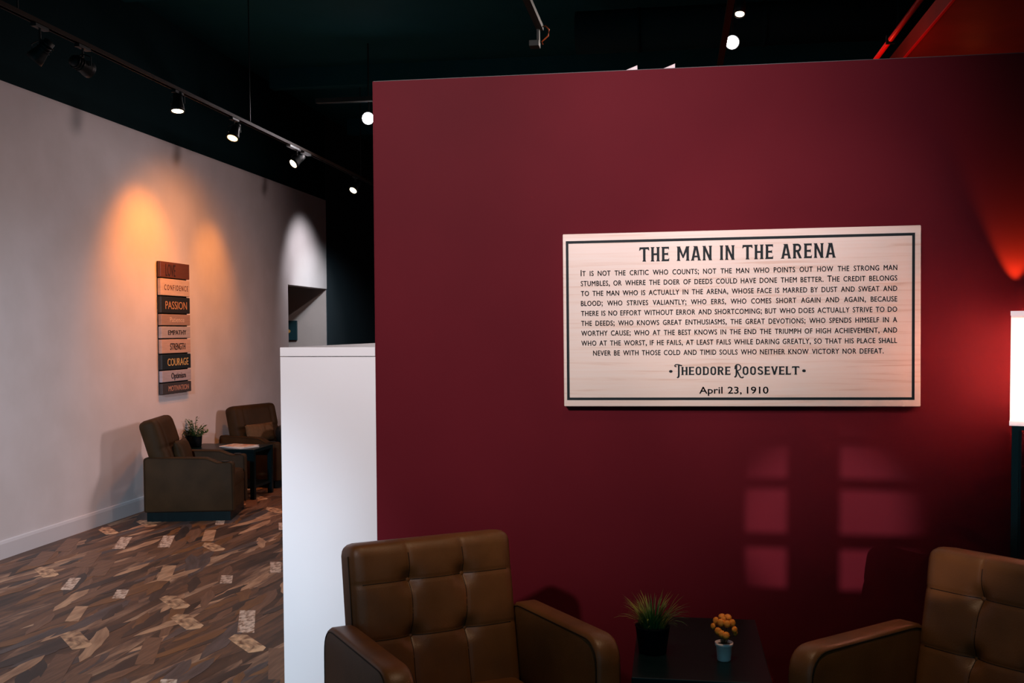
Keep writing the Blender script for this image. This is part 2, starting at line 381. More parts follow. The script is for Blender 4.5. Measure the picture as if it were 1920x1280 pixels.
for a, b in ((0.98, 1.105), (1.198, 1.31), (1.508, 1.54), (1.63, 1.78)): link('gobo_upright', B(a, b, -3.02, -3.0, 1.95, 2.60), M_postm, wn)  # added bars before the pane, shaping the light patches on the partition
for a, b in ((1.95, 2.063), (2.156, 2.187), (2.287, 2.31), (2.386, 2.41), (2.515, 2.60)): link('gobo_bar', B(0.98, 1.78, -2.998, -2.98, a, b), M_postm, wn)
# ------------------------------------------------------------------ the big wooden sign
def default_text_mesh(txt, size=1.0, small=None, bold=0.0, sx=1.0, shear=0.0, space=1.0):
    cu = bpy.data.curves.new('t', 'FONT'); cu.body = txt; cu.size = size; cu.offset = bold; cu.shear = shear; cu.space_character = space
    cu.resolution_u = 3
    if small:
        cu.small_caps_scale = small
        for i, ch in enumerate(txt): cu.body_format[i].use_small_caps = True
    ob = bpy.data.objects.new('t', cu); C.objects.link(ob)
    bpy.context.view_layer.update()
    dg = bpy.context.evaluated_depsgraph_get()
    me = bpy.data.meshes.new_from_object(ob.evaluated_get(dg), depsgraph=dg)
    bpy.data.objects.remove(ob); bpy.data.curves.remove(cu)
    vs = [(v.co.x*sx, v.co.y) for v in me.vertices]; fs = [list(p.vertices) for p in me.polygons]
    bpy.data.meshes.remove(me)
    xs = [v[0] for v in vs] or [0]; ys = [v[1] for v in vs] or [0]
    return vs, fs, min(xs), max(xs), min(ys), max(ys)
def put_text(bm, tm, x, z, s=1.0, sy=None, th=0.0006, y=0.0):
    """flat raised lettering facing -Y; x,z is where the glyph origin goes"""
    vs, fs = tm[0], tm[1]; sy = sy or s
    V = [bm.verts.new((x + a*s, y - th, z + b*sy)) for a, b in vs]
    for f in fs:
        try: bm.faces.new([V[i] for i in f])
        except ValueError: pass
# spurred display capitals drawn as strokes
def stroke(pts, w):
    """list of quads for a thick polyline"""
    q = []
    for i in range(len(pts)-1):
        a = Vector(pts[i]); b = Vector(pts[i+1]); d = (b-a)
        if d.length < 1e-9: continue
        d.normalize(); n = Vector((-d.y, d.x))*w/2; e = d*w*0.10
        q.append([tuple(a-n-e), tuple(b-n+e), tuple(b+n+e), tuple(a+n-e)])
    return q
def arc(cx, cy, rx, ry, a0, a1, n=10): return [(cx+rx*math.cos(R(a0+(a1-a0)*k/n)), cy+ry*math.sin(R(a0+(a1-a0)*k/n))) for k in range(n+1)]
S = 0.17
def stem(x, y0=0.0, y1=1.0, w=S, f=0.045):
    h = w/2
    return [[(x-h-f, y0), (x+h+f, y0), (x+h, y0+0.10), (x+h, y1-0.10), (x+h+f, y1), (x-h-f, y1), (x-h, y1-0.10), (x-h, y0+0.10)]]
def slant(x0, x1, w=S): return [[(x0-w/2, 0), (x0+w/2, 0), (x1+w/2, 1), (x1-w/2, 1)]]
def bar(x0, x1, y, t=0.13): return [[(x0, y-t/2), (x1, y-t/2), (x1, y+t/2), (x0, y+t/2)]]
def glyph(c):
    g = []
    if c == 'T': g = stem(0.32) + [[(0.0, 0.86), (0.64, 0.86), (0.64, 1.0), (0.0, 1.0)], [(0.0, 1.0), (-0.03, 0.76), (0.05, 0.80), (0.10, 0.87)], [(0.64, 1.0), (0.67, 0.76), (0.59, 0.80), (0.54, 0.87)]]; w = 0.64
    elif c == 'H': g = stem(0.10) + stem(0.48) + bar(0.1, 0.48, 0.50); w = 0.58
    elif c == 'E': g = stem(0.10) + bar(0.1, 0.48, 0.935) + bar(0.1, 0.42, 0.50) + bar(0.1, 0.48, 0.065) + [[(0.40, 0.98), (0.50, 1.0), (0.49, 0.78), (0.44, 0.86)], [(0.40, 0.02), (0.50, 0.0), (0.51, 0.24), (0.45, 0.14)], [(0.37, 0.56), (0.44, 0.62), (0.44, 0.38), (0.37, 0.44)]]; w = 0.50
    elif c == 'M': g = stem(0.10) + stem(0.72) + [[(0.02, 1), (0.20, 1), (0.46, 0.28), (0.38, 0.18)], [(0.80, 1), (0.62, 1), (0.36, 0.28), (0.44, 0.18)]]; w = 0.82
    elif c == 'A': g = slant(0.08, 0.28, 0.16) + slant(0.54, 0.34, 0.16) + bar(0.14, 0.48, 0.28, 0.12) + [[(0.12, 1.0), (0.40, 1.0), (0.38, 0.88), (0.22, 0.88)], [(-0.05, 0), (0.20, 0), (0.17, 0.09), (0.02, 0.09)], [(0.42, 0), (0.67, 0), (0.60, 0.09), (0.45, 0.09)]]; w = 0.62
    elif c == 'N': g = stem(0.10, w=0.15) + stem(0.52, w=0.15) + [[(0.02, 1), (0.18, 1), (0.60, 0), (0.44, 0)]]; w = 0.62
    elif c == 'I': g = stem(0.10); w = 0.20
    elif c == 'R': g = stem(0.10) + stroke([(0.1, 0.935), (0.30, 0.935)] + arc(0.30, 0.72, 0.17, 0.215, 90, -90, 8) + [(0.1, 0.505)], 0.14) + [[(0.22, 0.48), (0.38, 0.50), (0.58, 0.0), (0.40, 0.0)]]; w = 0.58
    elif c == 'O': g = stroke([(0.10, 0.3)] + [(0.10, 0.7)] + arc(0.29, 0.70, 0.19, 0.24, 180, 0, 10) + [(0.48, 0.3)] + arc(0.29, 0.30, 0.19, 0.24, 0, -180, 10), 0.15); w = 0.58
    elif c == 'D': g = stem(0.10) + stroke([(0.1, 0.935), (0.26, 0.935)] + arc(0.26, 0.70, 0.23, 0.235, 90, 0, 6) + arc(0.26, 0.30, 0.23, 0.235, 0, -90, 6) + [(0.1, 0.065)], 0.14); w = 0.58
    elif c == 'S': g = stroke(arc(0.27, 0.74, 0.18, 0.195, 20, 270, 12) + arc(0.27, 0.28, 0.19, 0.215, 90, -160, 12), 0.145); w = 0.54
    elif c == 'V': g = slant(0.30, 0.08, 0.16) + slant(0.30, 0.52, 0.16) + [[(-0.04, 1), (0.20, 1), (0.17, 0.9), (0.02, 0.9)], [(0.40, 1), (0.64, 1), (0.58, 0.9), (0.43, 0.9)]]; w = 0.60
    elif c == 'L': g = stem(0.10) + bar(0.1, 0.46, 0.065) + [[(0.38, 0.02), (0.48, 0.0), (0.49, 0.26), (0.43, 0.16)]]; w = 0.48
    elif c == '*': g = [arc(0.10, 0.45, 0.17, 0.17, 0, 360, 14)[:-1]]; w = 0.22
    elif c == '1':   # tall swashed T of the signature
        g = stroke([(0.30, 1.18), (0.30, 0.0), (0.28, -0.22), (0.16, -0.34)], 0.16) + stroke([(0.60, 1.16)] + [(0.40, 1.22), (0.2, 1.30), (0.02, 1.28), (-0.08, 1.14), (-0.02, 1.02), (0.08, 1.06)], 0.11) + [[(0.60, 1.22), (0.62, 1.06), (0.40, 1.12), (0.38, 1.24)]]; w = 0.44
    elif c == '2':   # tall swashed R of the signature
        g = stroke([(0.22, 1.12), (0.22, 0.10), (0.18, -0.16), (0.06, -0.30)], 0.15) + stroke([(0.22, 0.46), (0.42, 0.56)] + arc(0.36, 0.90, 0.26, 0.36, -60, 200, 14) + [(0.06, 0.72), (0.16, 0.80)], 0.11) + stroke([(0.30, 0.48), (0.46, 0.0), (0.60, -0.32), (0.78, -0.36), (0.86, -0.24)], 0.13); w = 0.66
    else: w = 0.30
    return g, w
def display(txt, gap=0.14, word=0.42):
    polys = []; x = 0
    for ch in txt:
        if ch == ' ': x += word; continue
        g, w_ = glyph(ch)
        for p in g: polys.append([(a+x, b) for a, b in p])
        x += w_ + gap
    return polys, x-gap
def put_display(bm, txt, x0, x1, z0, h, y=0.0, gap=0.14, word=0.42):
    polys, W = display(txt, gap, word); sx = (x1-x0)/W; k = 0
    for p in polys:
        k += 1
        f = bm.faces.new([bm.verts.new((x0+a*sx, y-0.0006-0.000004*k, z0+b*h)) for a, b in p])

def man_sign():
    yf = 3.712                                   # front of the board; board is 30 mm thick on 8 mm spacers
    root = thing('wooden_sign', 'wide pale pine quote board with black border and lettering on the red wall', 'sign', (0.2205, D, 1.5365), rot=(0, R(-0.33), 0))
    cx, cz = 0.2205, 1.5365; t = D - yf
    W, H = 1.232, 0.622
    board = link('board', rbox(W, 0.032, H, 0.004, (8, 3, 8)), M_pine, root, True, loc=(0, -t+0.016, 0))
    link('spacer', B(-0.45, 0.45, -0.0065, 0, -0.2, 0.2), M_tblack, root)
    # border, 9 mm black routed line
    bm = bmesh.new(); bx0, bx1, bz0, bz1, th = -0.6045, 0.5955, -0.2875, 0.2855, 0.0092
    Y = -t-0.0003
    for a in [(bx0, bx1, bz1-th, bz1), (bx0, bx1, bz0, bz0+th), (bx0, bx0+th, bz0+th, bz1-th), (bx1-th, bx1, bz0+th, bz1-th)]: box(bm, a[0], a[1], Y-0.0005, Y+0.0002, a[2], a[3])
    link('border', bm, M_ink, root)
    k = 3.712/1932.2
    def px(x): return (x - 1392)*0.0018400*1.0
    X = lambda x: (x-1390.3)*0.0018385
    Z0 = lambda y: (600.4-y)*0.001925             # measured down the middle of the board
    tw = 'THE MAN IN THE ARENA'.split(); gp, wd_ = 0.15, 0.40; tot = display(' '.join(tw), gp, wd_)[1]; sc_ = (X(1571)-X(1205))/tot; xx = X(1205)
    for q in tw:
        ww = display(q, gp, wd_)[1]; bm = bmesh.new(); put_display(bm, q, xx, xx+ww*sc_, 0.2065, 0.0508, Y, gp, wd_); link('title_word', bm, M_ink, root); xx += (ww+gp+wd_)*sc_
    lines = ["It is not the critic who counts; not the man who points out how the strong man",
             "stumbles, or where the doer of deeds could have done them better. The credit belongs",
             "to the man who is actually in the arena, whose face is marred by dust and sweat and",
             "blood; who strives valiantly; who errs, who comes short again and again, because",
             "there is no effort without error and shortcoming; but who does actually strive to do",
             "the deeds; who knows great enthusiasms, the great devotions; who spends himself in a",
             "worthy cause; who at the best knows in the end the triumph of high achievement, and",
             "who at the worst, if he fails, at least fails while daring greatly, so that his place shall",
             "never be with those cold and timid souls who neither know victory nor defeat."]
    cache = {}
    def wm(wd):
        if wd not in cache: cache[wd] = default_text_mesh(wd, 1.0, small=0.83, space=1.08)
        return cache[wd]
    x0, x1 = X(1090.5), X(1682.5); base = 0.1592; step = 0.03575; size = 0.0312
    smin = min(((x1-x0) - 0.0115*(len(l.split())-1))/sum(wm(q)[3]-wm(q)[2] for q in l.split()) for l in lines[:8])
    for i, ln in enumerate(lines):
        a, b = (x0, x1) if i < 8 else (X(1113.5), X(1658.5))
        ws = [wm(q) for q in ln.split()]; wd = [m[3]-m[2] for m in ws]; tot = sum(wd); ng = len(ws)-1
        s = smin; g = ((b-a) - tot*s)/ng
        bm = bmesh.new(); x = a; z = base - step*i
        for m, q in zip(ws, wd):
            for ox, oz in ((-0.00045, 0), (0.00045, 0), (0, 0.0003), (0, -0.0003)): put_text(bm, m, x-m[2]*s+ox, z+oz, s, size, y=Y-abs(oz)*0.1)
            x += q*s + g
        link('text_line', bm, M_ink, root)
    bm = bmesh.new(); put_display(bm, '* 1HEODORE 2OOSEVELT *', X(1261.5), X(1516), Z0(702.6)-0.0015, 0.0290, Y, 0.11, 0.22); link('signature_lettering', bm, M_ink, root)
    m = default_text_mesh('April 23, 1910', 1.0); s = (X(1447.6)-X(1317.8))/(m[3]-m[2]); xx = X(1317.8)
    ms = [default_text_mesh(q, 1.0) for q in ('April', '23,', '1910')]; gap = ((m[3]-m[2]) - sum(q[3]-q[2] for q in ms))/2
    for q in ms:
        bm = bmesh.new()
        for ox, oz in ((-0.0005, 0), (0.0005, 0), (0, 0.0004), (0, -0.0004)): put_text(bm, q, xx-q[2]*s+ox, Z0(736.7)-0.002+oz, s, 0.0345, y=Y-abs(oz)*0.1)
        link('date_word', bm, M_ink, root); xx += (q[3]-q[2]+gap)*s
man_sign()

# ------------------------------------------------------------------ stack-of-books plaque on the long wall
def book_sign():
    y0, y1 = 8.322, 8.862; z1, z0 = 2.117, 0.953; H = z1-z0
    root = thing('book_spine_plaque', 'tall narrow plaque of nine stacked book spines with words on the white wall', 'wall plaque', (XL, (y0+y1)/2, (z0+z1)/2), R(90))
    fr = [0, .127, .261, .393, .485, .582, .696, .817, .911, 1]
    data = [('LOVE', (0.14, 0.045, 0.025), (0.03, 0.012, 0.01), .17, .50, .80), ('CONFIDENCE', (0.70, 0.52, 0.40), (0.12, 0.03, 0.02), .12, .93, .34), ('PASSION', (0.02, 0.02, 0.02), (0.55, 0.28, 0.13), .14, .88, .50),
            ('Patience', (0.40, 0.26, 0.20), (0.75, 0.55, 0.42), .28, .78, .52), ('EMPATHY', (0.48, 0.42, 0.42), (0.02, 0.015, 0.012), .22, .84, .42), ('STRENGTH', (0.62, 0.42, 0.34), (0.03, 0.015, 0.012), .28, .80, .50),
            ('COURAGE', (0.012, 0.022, 0.03), (0.62, 0.42, 0.16), .18, .90, .52), ('Optimism', (0.46, 0.42, 0.47), (0.02, 0.02, 0.03), .30, .80, .58), ('MOTIVATION', (0.055, 0.05, 0.055), (0.55, 0.30, 0.22), .20, .90, .52)]
    W = y1-y0
    link('backing_board', B(-W/2+0.01, W/2-0.01, -0.010, -0.0005, -H/2+0.005, H/2-0.005), M_tblack, root)
    for i, (t, c, tc, a, b, hh) in enumerate(data):
        za, zb = H/2 - fr[i+1]*H, H/2 - fr[i]*H; h = zb-za
        m = noisy('spine_paint', tuple(q*0.85 for q in c), c, 6, 0.45, stretch=(1, 1, 14)); inkm = mat('spine_ink', tc, 0.5)
        bm = rbox(W, 0.030, h-0.010, 0.005, (4, 3, 6))
        sp = link('spine', bm, m, root, False, loc=(0, -0.0235, (za+zb)/2)); sp['label'] = {0: 'rust brown spine', 1: 'cream spine', 2: 'black spine', 3: 'tan spine', 4: 'light grey spine', 5: 'pinkish cream spine', 6: 'blue black spine', 7: 'lilac grey spine', 8: 'dark grey spine'}[i]
        bo = 0.022 if t in ('EMPATHY', 'STRENGTH', 'COURAGE', 'MOTIVATION', 'Optimism') else 0.008; tm = default_text_mesh(t, 1.0, space=1.5 if t == 'CONFIDENCE' else 1.0)
        s = (b-a)*W/(tm[3]-tm[2]); sy = hh*(h-0.01)/(0.73 if t[1:] != t[1:].lower() else 0.80)
        bb = bmesh.new()
        for ox in (-bo, 0, bo): put_text(bb, tm, -W/2+a*W-tm[2]*s+ox*s, -(0.73 if t.isupper() else 0.62)*sy/2, s, sy, y=-0.0155-(0.0004 if ox == 0 else 0.0008 if ox > 0 else 0))
        link('word', bb, inkm, sp)
    # serifs are too small to tell apart at this distance
book_sign()

# ------------------------------------------------------------------ armchairs
def arm_profile(L, h, z0=0.08, kind='club'):
    if kind == 'club': return rounded_poly([(0, z0), (L, z0), (L, h-0.01), (0, h)], [0.01, 0.02, 0.09, 0.075], 7)
    return rounded_poly([(0, z0), (L, z0), (L, h+0.035), (L*0.30, h+0.03), (L*0.16, h-0.012), (0, h-0.005)], [0.01, 0.02, 0.03, 0.10, 0.08, 0.03], 6)
def make_arm(t, prof, m, parent, x, cup=False):
    """b runs backwards (+Y local), z up; puffed sides"""
    bm = bmesh.new(); n = len(prof); cb = sum(p[0] for p in prof)/n; cz = sum(p[1] for p in prof)/n
    rings = []
    for off, sc_ in ((-t/2, 0.018), (-t/2+0.004, 0.006), (-t/2+0.014, 0.0), (t/2-0.014, 0.0), (t/2-0.004, 0.006), (t/2, 0.018)):
        ring = []
        for b, z in prof:
            d = Vector((b-cb, z-cz)); q = d - d.normalized()*sc_
            ring.append(bm.verts.new((off, cb+q.x, cz+q.y)))
        rings.append(ring)
    for i in range(len(rings)-1):
        for k in range(n): bm.faces.new((rings[i][k], rings[i][(k+1) % n], rings[i+1][(k+1) % n], rings[i+1][k]))
    bm.faces.new(rings[0]); bm.faces.new(rings[-1][::-1])
    a = link('arm', bm, m, parent, True, loc=(x, 0, 0))
    for s in (-1, 1):
        pb = bmesh.new(); pts = []
        for b, z in prof:
            d = Vector((b-cb, z-cz)); q = d - d.normalized()*0.0135; pts.append((s*(t/2-0.001), cb+q.x, cz+q.y))
        pts.append(pts[0]); tube(pb, pts, 0.0022, 5, False); link('piping', pb, M_seam, a, True)
    return a
def club_chair(label, loc, rz):
    w_, t, hA, hB, wb, L = 0.342, 0.078, 0.652, 0.858, 0.266, 0.56
    root = thing('armchair', label, 'armchair', loc, rz, 'tufted brown armchairs against the red wall')
    prof = arm_profile(L, hA)
    for s in (-1, 1): make_arm(t, prof, M_leather, root, s*(w_-t/2))
    # backrest, leaning, tufted 3 x 3 with four buttons
    hb, tb = 0.50, 0.135
    lines_x = (-wb/3, wb/3); rows = (hb/2-0.122, hb/2-0.122-0.165)
    def f(q, nr):
        if nr.y > -0.5: return Vector((0, 0, 0))
        u, v = q.x, q.z; d = 0.0
        d -= 0.011*max(0, 1-(u/wb)**4)*max(0, 1-(v/(hb/2))**4)
        for lx in lines_x: 
            bend = lx + 0.004*math.sin(v*14); d += 0.0035*math.exp(-((u-bend)/0.006)**2) + 0.0016*math.exp(-((u-bend)/0.025)**2)
        for rz_ in rows: d += 0.0035*math.exp(-((v-rz_)/0.006)**2) + 0.0016*math.exp(-((v-rz_)/0.025)**2)
        for lx in lines_x:
            for rz_ in rows: d += 0.024*math.exp(-(((u-lx)**2+(v-rz_)**2)/0.030**2))
        d += 0.0016*noise.noise(Vector((u*14, v*14, 3)))
        return Vector((0, d, 0))
    bm = rbox(2*wb, tb, hb, 0.036, (84, 6, 78), f)
    lean = math.atan2(0.065, 0.38)
    bk = link('backrest', bm, M_leather, root, True, loc=(0, 0.50+0.052, 0.612)); bk.rotation_euler = (-lean, 0, 0)
    def ysurf(u, v): return -tb/2 + f(Vector((u, 0, v)), Vector((0, -1, 0))).y - 0.0004
    for lx in lines_x:
        sb = bmesh.new(); zs = [-hb/2+0.03+(hb-0.07)*k/40 for k in range(41)]
        tube(sb, [(lx+0.004*math.sin(z*14), ysurf(lx+0.004*math.sin(z*14), z), z) for z in zs], 0.0013, 5); link('seam', sb, M_seam, bk, True)
    for rz_ in rows:
        sb = bmesh.new(); us = [-wb+0.03+(2*wb-0.06)*k/40 for k in range(41)]
        tube(sb, [(u, ysurf(u, rz_), rz_) for u in us], 0.0013, 5); link('seam', sb, M_seam, bk, True)
    for lx in lines_x:
        for rz_ in rows:
            b2 = lathe(bmesh.new(), [(0.0, 0.0), (0.011, 0.0), (0.0115, 0.003), (0.008, 0.006), (0.0, 0.007)], 12)
            bmesh.ops.rotate(b2, verts=b2.verts[:], cent=(0, 0, 0), matrix=Matrix.Rotation(R(90), 3, 'X'))
            o = link('button', b2, M_leather, bk, True, loc=(lx, ysurf(lx, rz_)+0.003, rz_))
    # side welt of the backrest
    for s in (-1, 1):
        pb = bmesh.new(); tube(pb, [(s*(wb-0.0005), -tb/2+0.032, z) for z in (-hb/2+0.04, 0, hb/2-0.036)], 0.002, 5); link('piping', pb, M_seam, bk, True)
    si = w_-t
    st = rbox(2*si-0.004, 0.50, 0.15, 0.04, (14, 14, 6), lambda q, nr: Vector((0, 0, 0.018*max(0, 1-(q.x/si)**2)*max(0, 1-(q.y/0.25)**2))) if nr.z > 0.5 else Vector((0, 0, 0)))
    link('seat_cushion', st, M_leather, root, True, loc=(0, 0.245, 0.345))
    link('base', B(-w_+0.02, w_-0.02, 0.03, 0.54, 0.085, 0.27, bev=0.01), M_leather, root)
    for sx in (-1, 1):
        for y in (0.05, 0.50):
            lg = bmesh.new(); tube(lg, [(sx*(w_-0.05), y, 0.0), (sx*(w_-0.05), y, 0.09)], 0.02, 12, rads=[0.014, 0.022]); link('leg', lg, M_tblack, root, True)
    return root
# chair frame: origin at the middle of the arm fronts, +Y local runs to the back
club_chair('tufted brown leather armchair in front of the white low wall, left of the plants', (-0.420, 2.634, 0), R(35.6))
club_chair('tufted brown leather armchair cut by the right edge, under the lit floor lamp', (0.540, 2.575, 0), R(-45.0))

def recliner(label, loc, rz, w_=0.30, hA=0.475, lean=14, hb=0.48, zt=0.79, back_b=0.60):
    root = thing('armchair', label, 'armchair', loc, rz, 'dark brown armchairs along the white wall')
    L = 0.70; t = 0.085; prof = arm_profile(L, hA, 0.075, 'rec')
    for s in (-1, 1):
        a = make_arm(t, prof, M_leather2, root, s*(w_-t/2))
        cp = lathe(bmesh.new(), [(0.026, 0), (0.032, 0.0), (0.032, 0.004), (0.026, 0.004)], 20); link('cup_ring', cp, M_metal, a, True, loc=(0, 0.07, hA-0.006))
    wb = w_-0.02
    def f(q, nr):
        if nr.y > -0.5: return Vector((0, 0, 0))
        return Vector((0, -0.02*max(0, 1-(q.x/wb)**4)*max(0, 1-(q.z/(hb/2))**4) + 0.010*math.exp(-((abs(q.x)-wb*0.62)/0.012)**2) + 0.01*math.exp(-((q.z+0.02)/0.015)**2), 0))
    bk = link('backrest', rbox(2*wb, 0.14, hb, 0.05, (36, 6, 30), f), M_leather2, root, True, loc=(0, back_b, zt-hb/2*math.cos(R(lean)))); bk.rotation_euler = (-R(lean), 0, 0)
    pb = bmesh.new(); tube(pb, [(wb*0.62, -0.066, -hb/2+0.06), (wb*0.62, -0.064, hb/2-0.05), (wb*0.62, -0.03, hb/2-0.004)], 0.003, 5); link('piping', pb, M_seam, bk, True)
    si = w_-t
    link('seat_cushion', rbox(2*si-0.004, 0.55, 0.13, 0.04, (10, 10, 4)), M_leather2, root, True, loc=(0, 0.28, 0.30))
    link('front_panel', B(-si+0.003, si-0.003, 0.012, 0.06, 0.08, 0.26, bev=0.008), M_leather2, root)
    link('base', B(-w_+0.02, w_-0.02, 0.03, L-0.02, 0.0, 0.078), M_tblack, root)
    return root
recliner('dark brown armchair seen from its side, nearest to us along the white wall', (-3.515, 7.975, 0), R(103), w_=0.30, zt=0.80, lean=17, hb=0.46, back_b=0.62)
recliner('dark brown armchair with tan pillow and black bag, half hidden by the white low wall', (-3.64, 9.62, 0), R(73), w_=0.34, hA=0.45, zt=0.765, lean=12, hb=0.44, back_b=0.55)

def pillow(label, loc, rot, sx, sz, t, m, name='pillow', cat='pillow'):
    bm = bmesh.new(); N = 16; g = {}
    for side in (-1, 1):
        for i in range(N+1):
            for j in range(N+1):
                u, v = -1+2*i/N, -1+2*j/N
                k = (i, j, 0 if (i in (0, N) or j in (0, N)) else side)
                if k in g: continue
                pin = 1-0.10*(1-abs(u))*0 ; e = (max(0, (1-u*u))*max(0, (1-v*v)))**0.42
                sq = 1-0.07*(abs(u)**4*(1-abs(v)**2)+abs(v)**4*(1-abs(u)**2))
                g[k] = bm.verts.new((u*sx/2*sq, side*t/2*e + 0.004*noise.noise(Vector((u*3, v*3, side))), v*sz/2*sq))
        def V(i, j): return g[(i, j, 0 if (i in (0, N) or j in (0, N)) else side)]
        for i in range(N):
            for j in range(N): bm.faces.new((V(i, j), V(i+1, j), V(i+1, j+1), V(i, j+1)))
    o = link(name, bm, m, None, True, loc); o.rotation_euler = rot
    return tag(o, label, cat)
pillow('rounded brown pillow leaning in the side-on armchair', (-3.985, 7.915, 0.505), (R(-14), 0, R(103)), 0.34, 0.24, 0.11, M_leather2)
pillow('tan lumbar pillow on the far armchair', (-4.045, 9.66, 0.50), (R(-12), 0, R(73)), 0.42, 0.19, 0.10, M_pillow)
def bag():
    root = thing('handbag', 'black bag with a shiny clasp lying on the far armchair seat', 'bag', (-3.80, 9.78, 0.366), R(70))
    def f(q, nr): return Vector((0.008*noise.noise(q*14), 0.010*noise.noise(q*11+Vector((5, 0, 0))), 0.012*noise.noise(q*9)))
    link('body', rbox(0.30, 0.14, 0.20, 0.06, (14, 8, 12), f), M_darkbag, root, True, loc=(0, 0, 0.11))
    hb = bmesh.new(); tube(hb, arc3(0.09, 0.10), 0.007, 8); link('handle', hb, M_darkbag, root, True, loc=(0, 0, 0.19))
    cb = bmesh.new(); bmesh.ops.create_uvsphere(cb, u_segments=12, v_segments=8, radius=0.011); link('clasp', cb, mat('chrome', (0.8, 0.8, 0.75), 0.12, metal=1), root, True, loc=(-0.03, -0.08, 0.15))
def arc3(rx, rz): return [(rx*math.cos(R(a)), 0, rz*math.sin(R(a))) for a in range(0, 181, 15)]
bag()

# ------------------------------------------------------------------ side tables
def side_table(name, label, x0, x1, y0, y1, h, shelf=True, th=0.03):
    root = thing(name, label, 'table', ((x0+x1)/2, (y0+y1)/2, 0)); sx, sy = (x1-x0)/2, (y1-y0)/2
    link('tabletop', B(-sx, sx, -sy, sy, h-th, h, bev=0.003), M_tblack, root)
    for a in (-1, 1):
        for b in (-1, 1): link('leg', B(a*sx-(0.04 if a > 0 else 0), a*sx+(0.04 if a < 0 else 0), b*sy-(0.04 if b > 0 else 0), b*sy+(0.04 if b < 0 else 0), 0, h-th), M_tblack, root)
    for b in (-1, 1): link('apron', B(-sx+0.04, sx-0.04, b*sy-(0.02 if b > 0 else 0), b*sy+(0.02 if b < 0 else 0), h-th-0.07, h-th), M_tblack, root)
    if shelf: link('shelf', B(-sx+0.01, sx-0.01, -sy+0.01, sy-0.01, 0.10, 0.12), M_tblack, root)
    return root
side_table('side_table', 'black side table holding two potted plants between the brown armchairs', -0.115, 0.262, 2.80, 3.42, 0.55)
side_table('side_table', 'small black table with magazines between the two far armchairs', -4.375, -3.69, 8.66, 9.10, 0.45, shelf=True)

# magazines
def magazine(label, x, y, z, rz, c):
    root = thing('magazine', label, 'magazine', (x, y, z), rz, 'magazines on the far table')
    link('pages', B(-0.108, 0.106, -0.138, 0.138, 0.0005, 0.006), M_pages, root)
    link('cover', B(-0.11, 0.11, -0.14, 0.14, 0.006, 0.0072), c, root)
magazine('lower magazine of the small pile on the far table', -3.90, 8.84, 0.4502, R(64), M_pages)
magazine('upper magazine with a patterned cover on the far table', -3.91, 8.85, 0.4578, R(78), M_paper)

# ------------------------------------------------------------------ plants
def blade(bm, p, az, ln, bend, w_, seg=5):
    L = []; d0 = Vector((math.cos(az), math.sin(az), 0)); s = Vector((-d0.y, d0.x, 0)); q = Vector(p); th = R(86) - bend*0.25
    for i in range(seg+1):
        t = i/seg; ww = w_*(1-t)**0.7*(0.6+0.4*min(1, t*4)); L.append((bm.verts.new(q+s*ww/2), bm.verts.new(q-s*ww/2)))
        q = q + (d0*math.cos(th)+Vector((0, 0, 1))*math.sin(th))*ln/seg; th -= bend/seg
    for i in range(seg): bm.faces.new((L[i][0], L[i][1], L[i+1][1], L[i+1][0]))
def grass_plant():
    root = thing('potted_grass', 'spiky green grass in a black pot at the back of the dark table', 'plant', (-0.062, 3.03, 0.55))
    link('pot', lathe(bmesh.new(), [(0.036, 0), (0.040, 0.002), (0.050, 0.075), (0.052, 0.08), (0.046, 0.08), (0.044, 0.07), (0.0, 0.068)], 28), M_pot, root, True)
    bm = bmesh.new(); rg = random.Random(3)
    for i in range(190):
        a = rg.uniform(0, 2*PI); r_ = 0.034*math.sqrt(rg.random()); o = r_/0.034
        blade(bm, (r_*math.cos(a), r_*math.sin(a), 0.068), a+rg.uniform(-.3, .3), rg.uniform(0.06, 0.125), rg.uniform(0.1, 0.5)+o*rg.uniform(0.4, 1.5), rg.uniform(0.0038, 0.0062))
    link('grass_blades', bm, M_grass, root)['kind'] = 'stuff'
grass_plant()
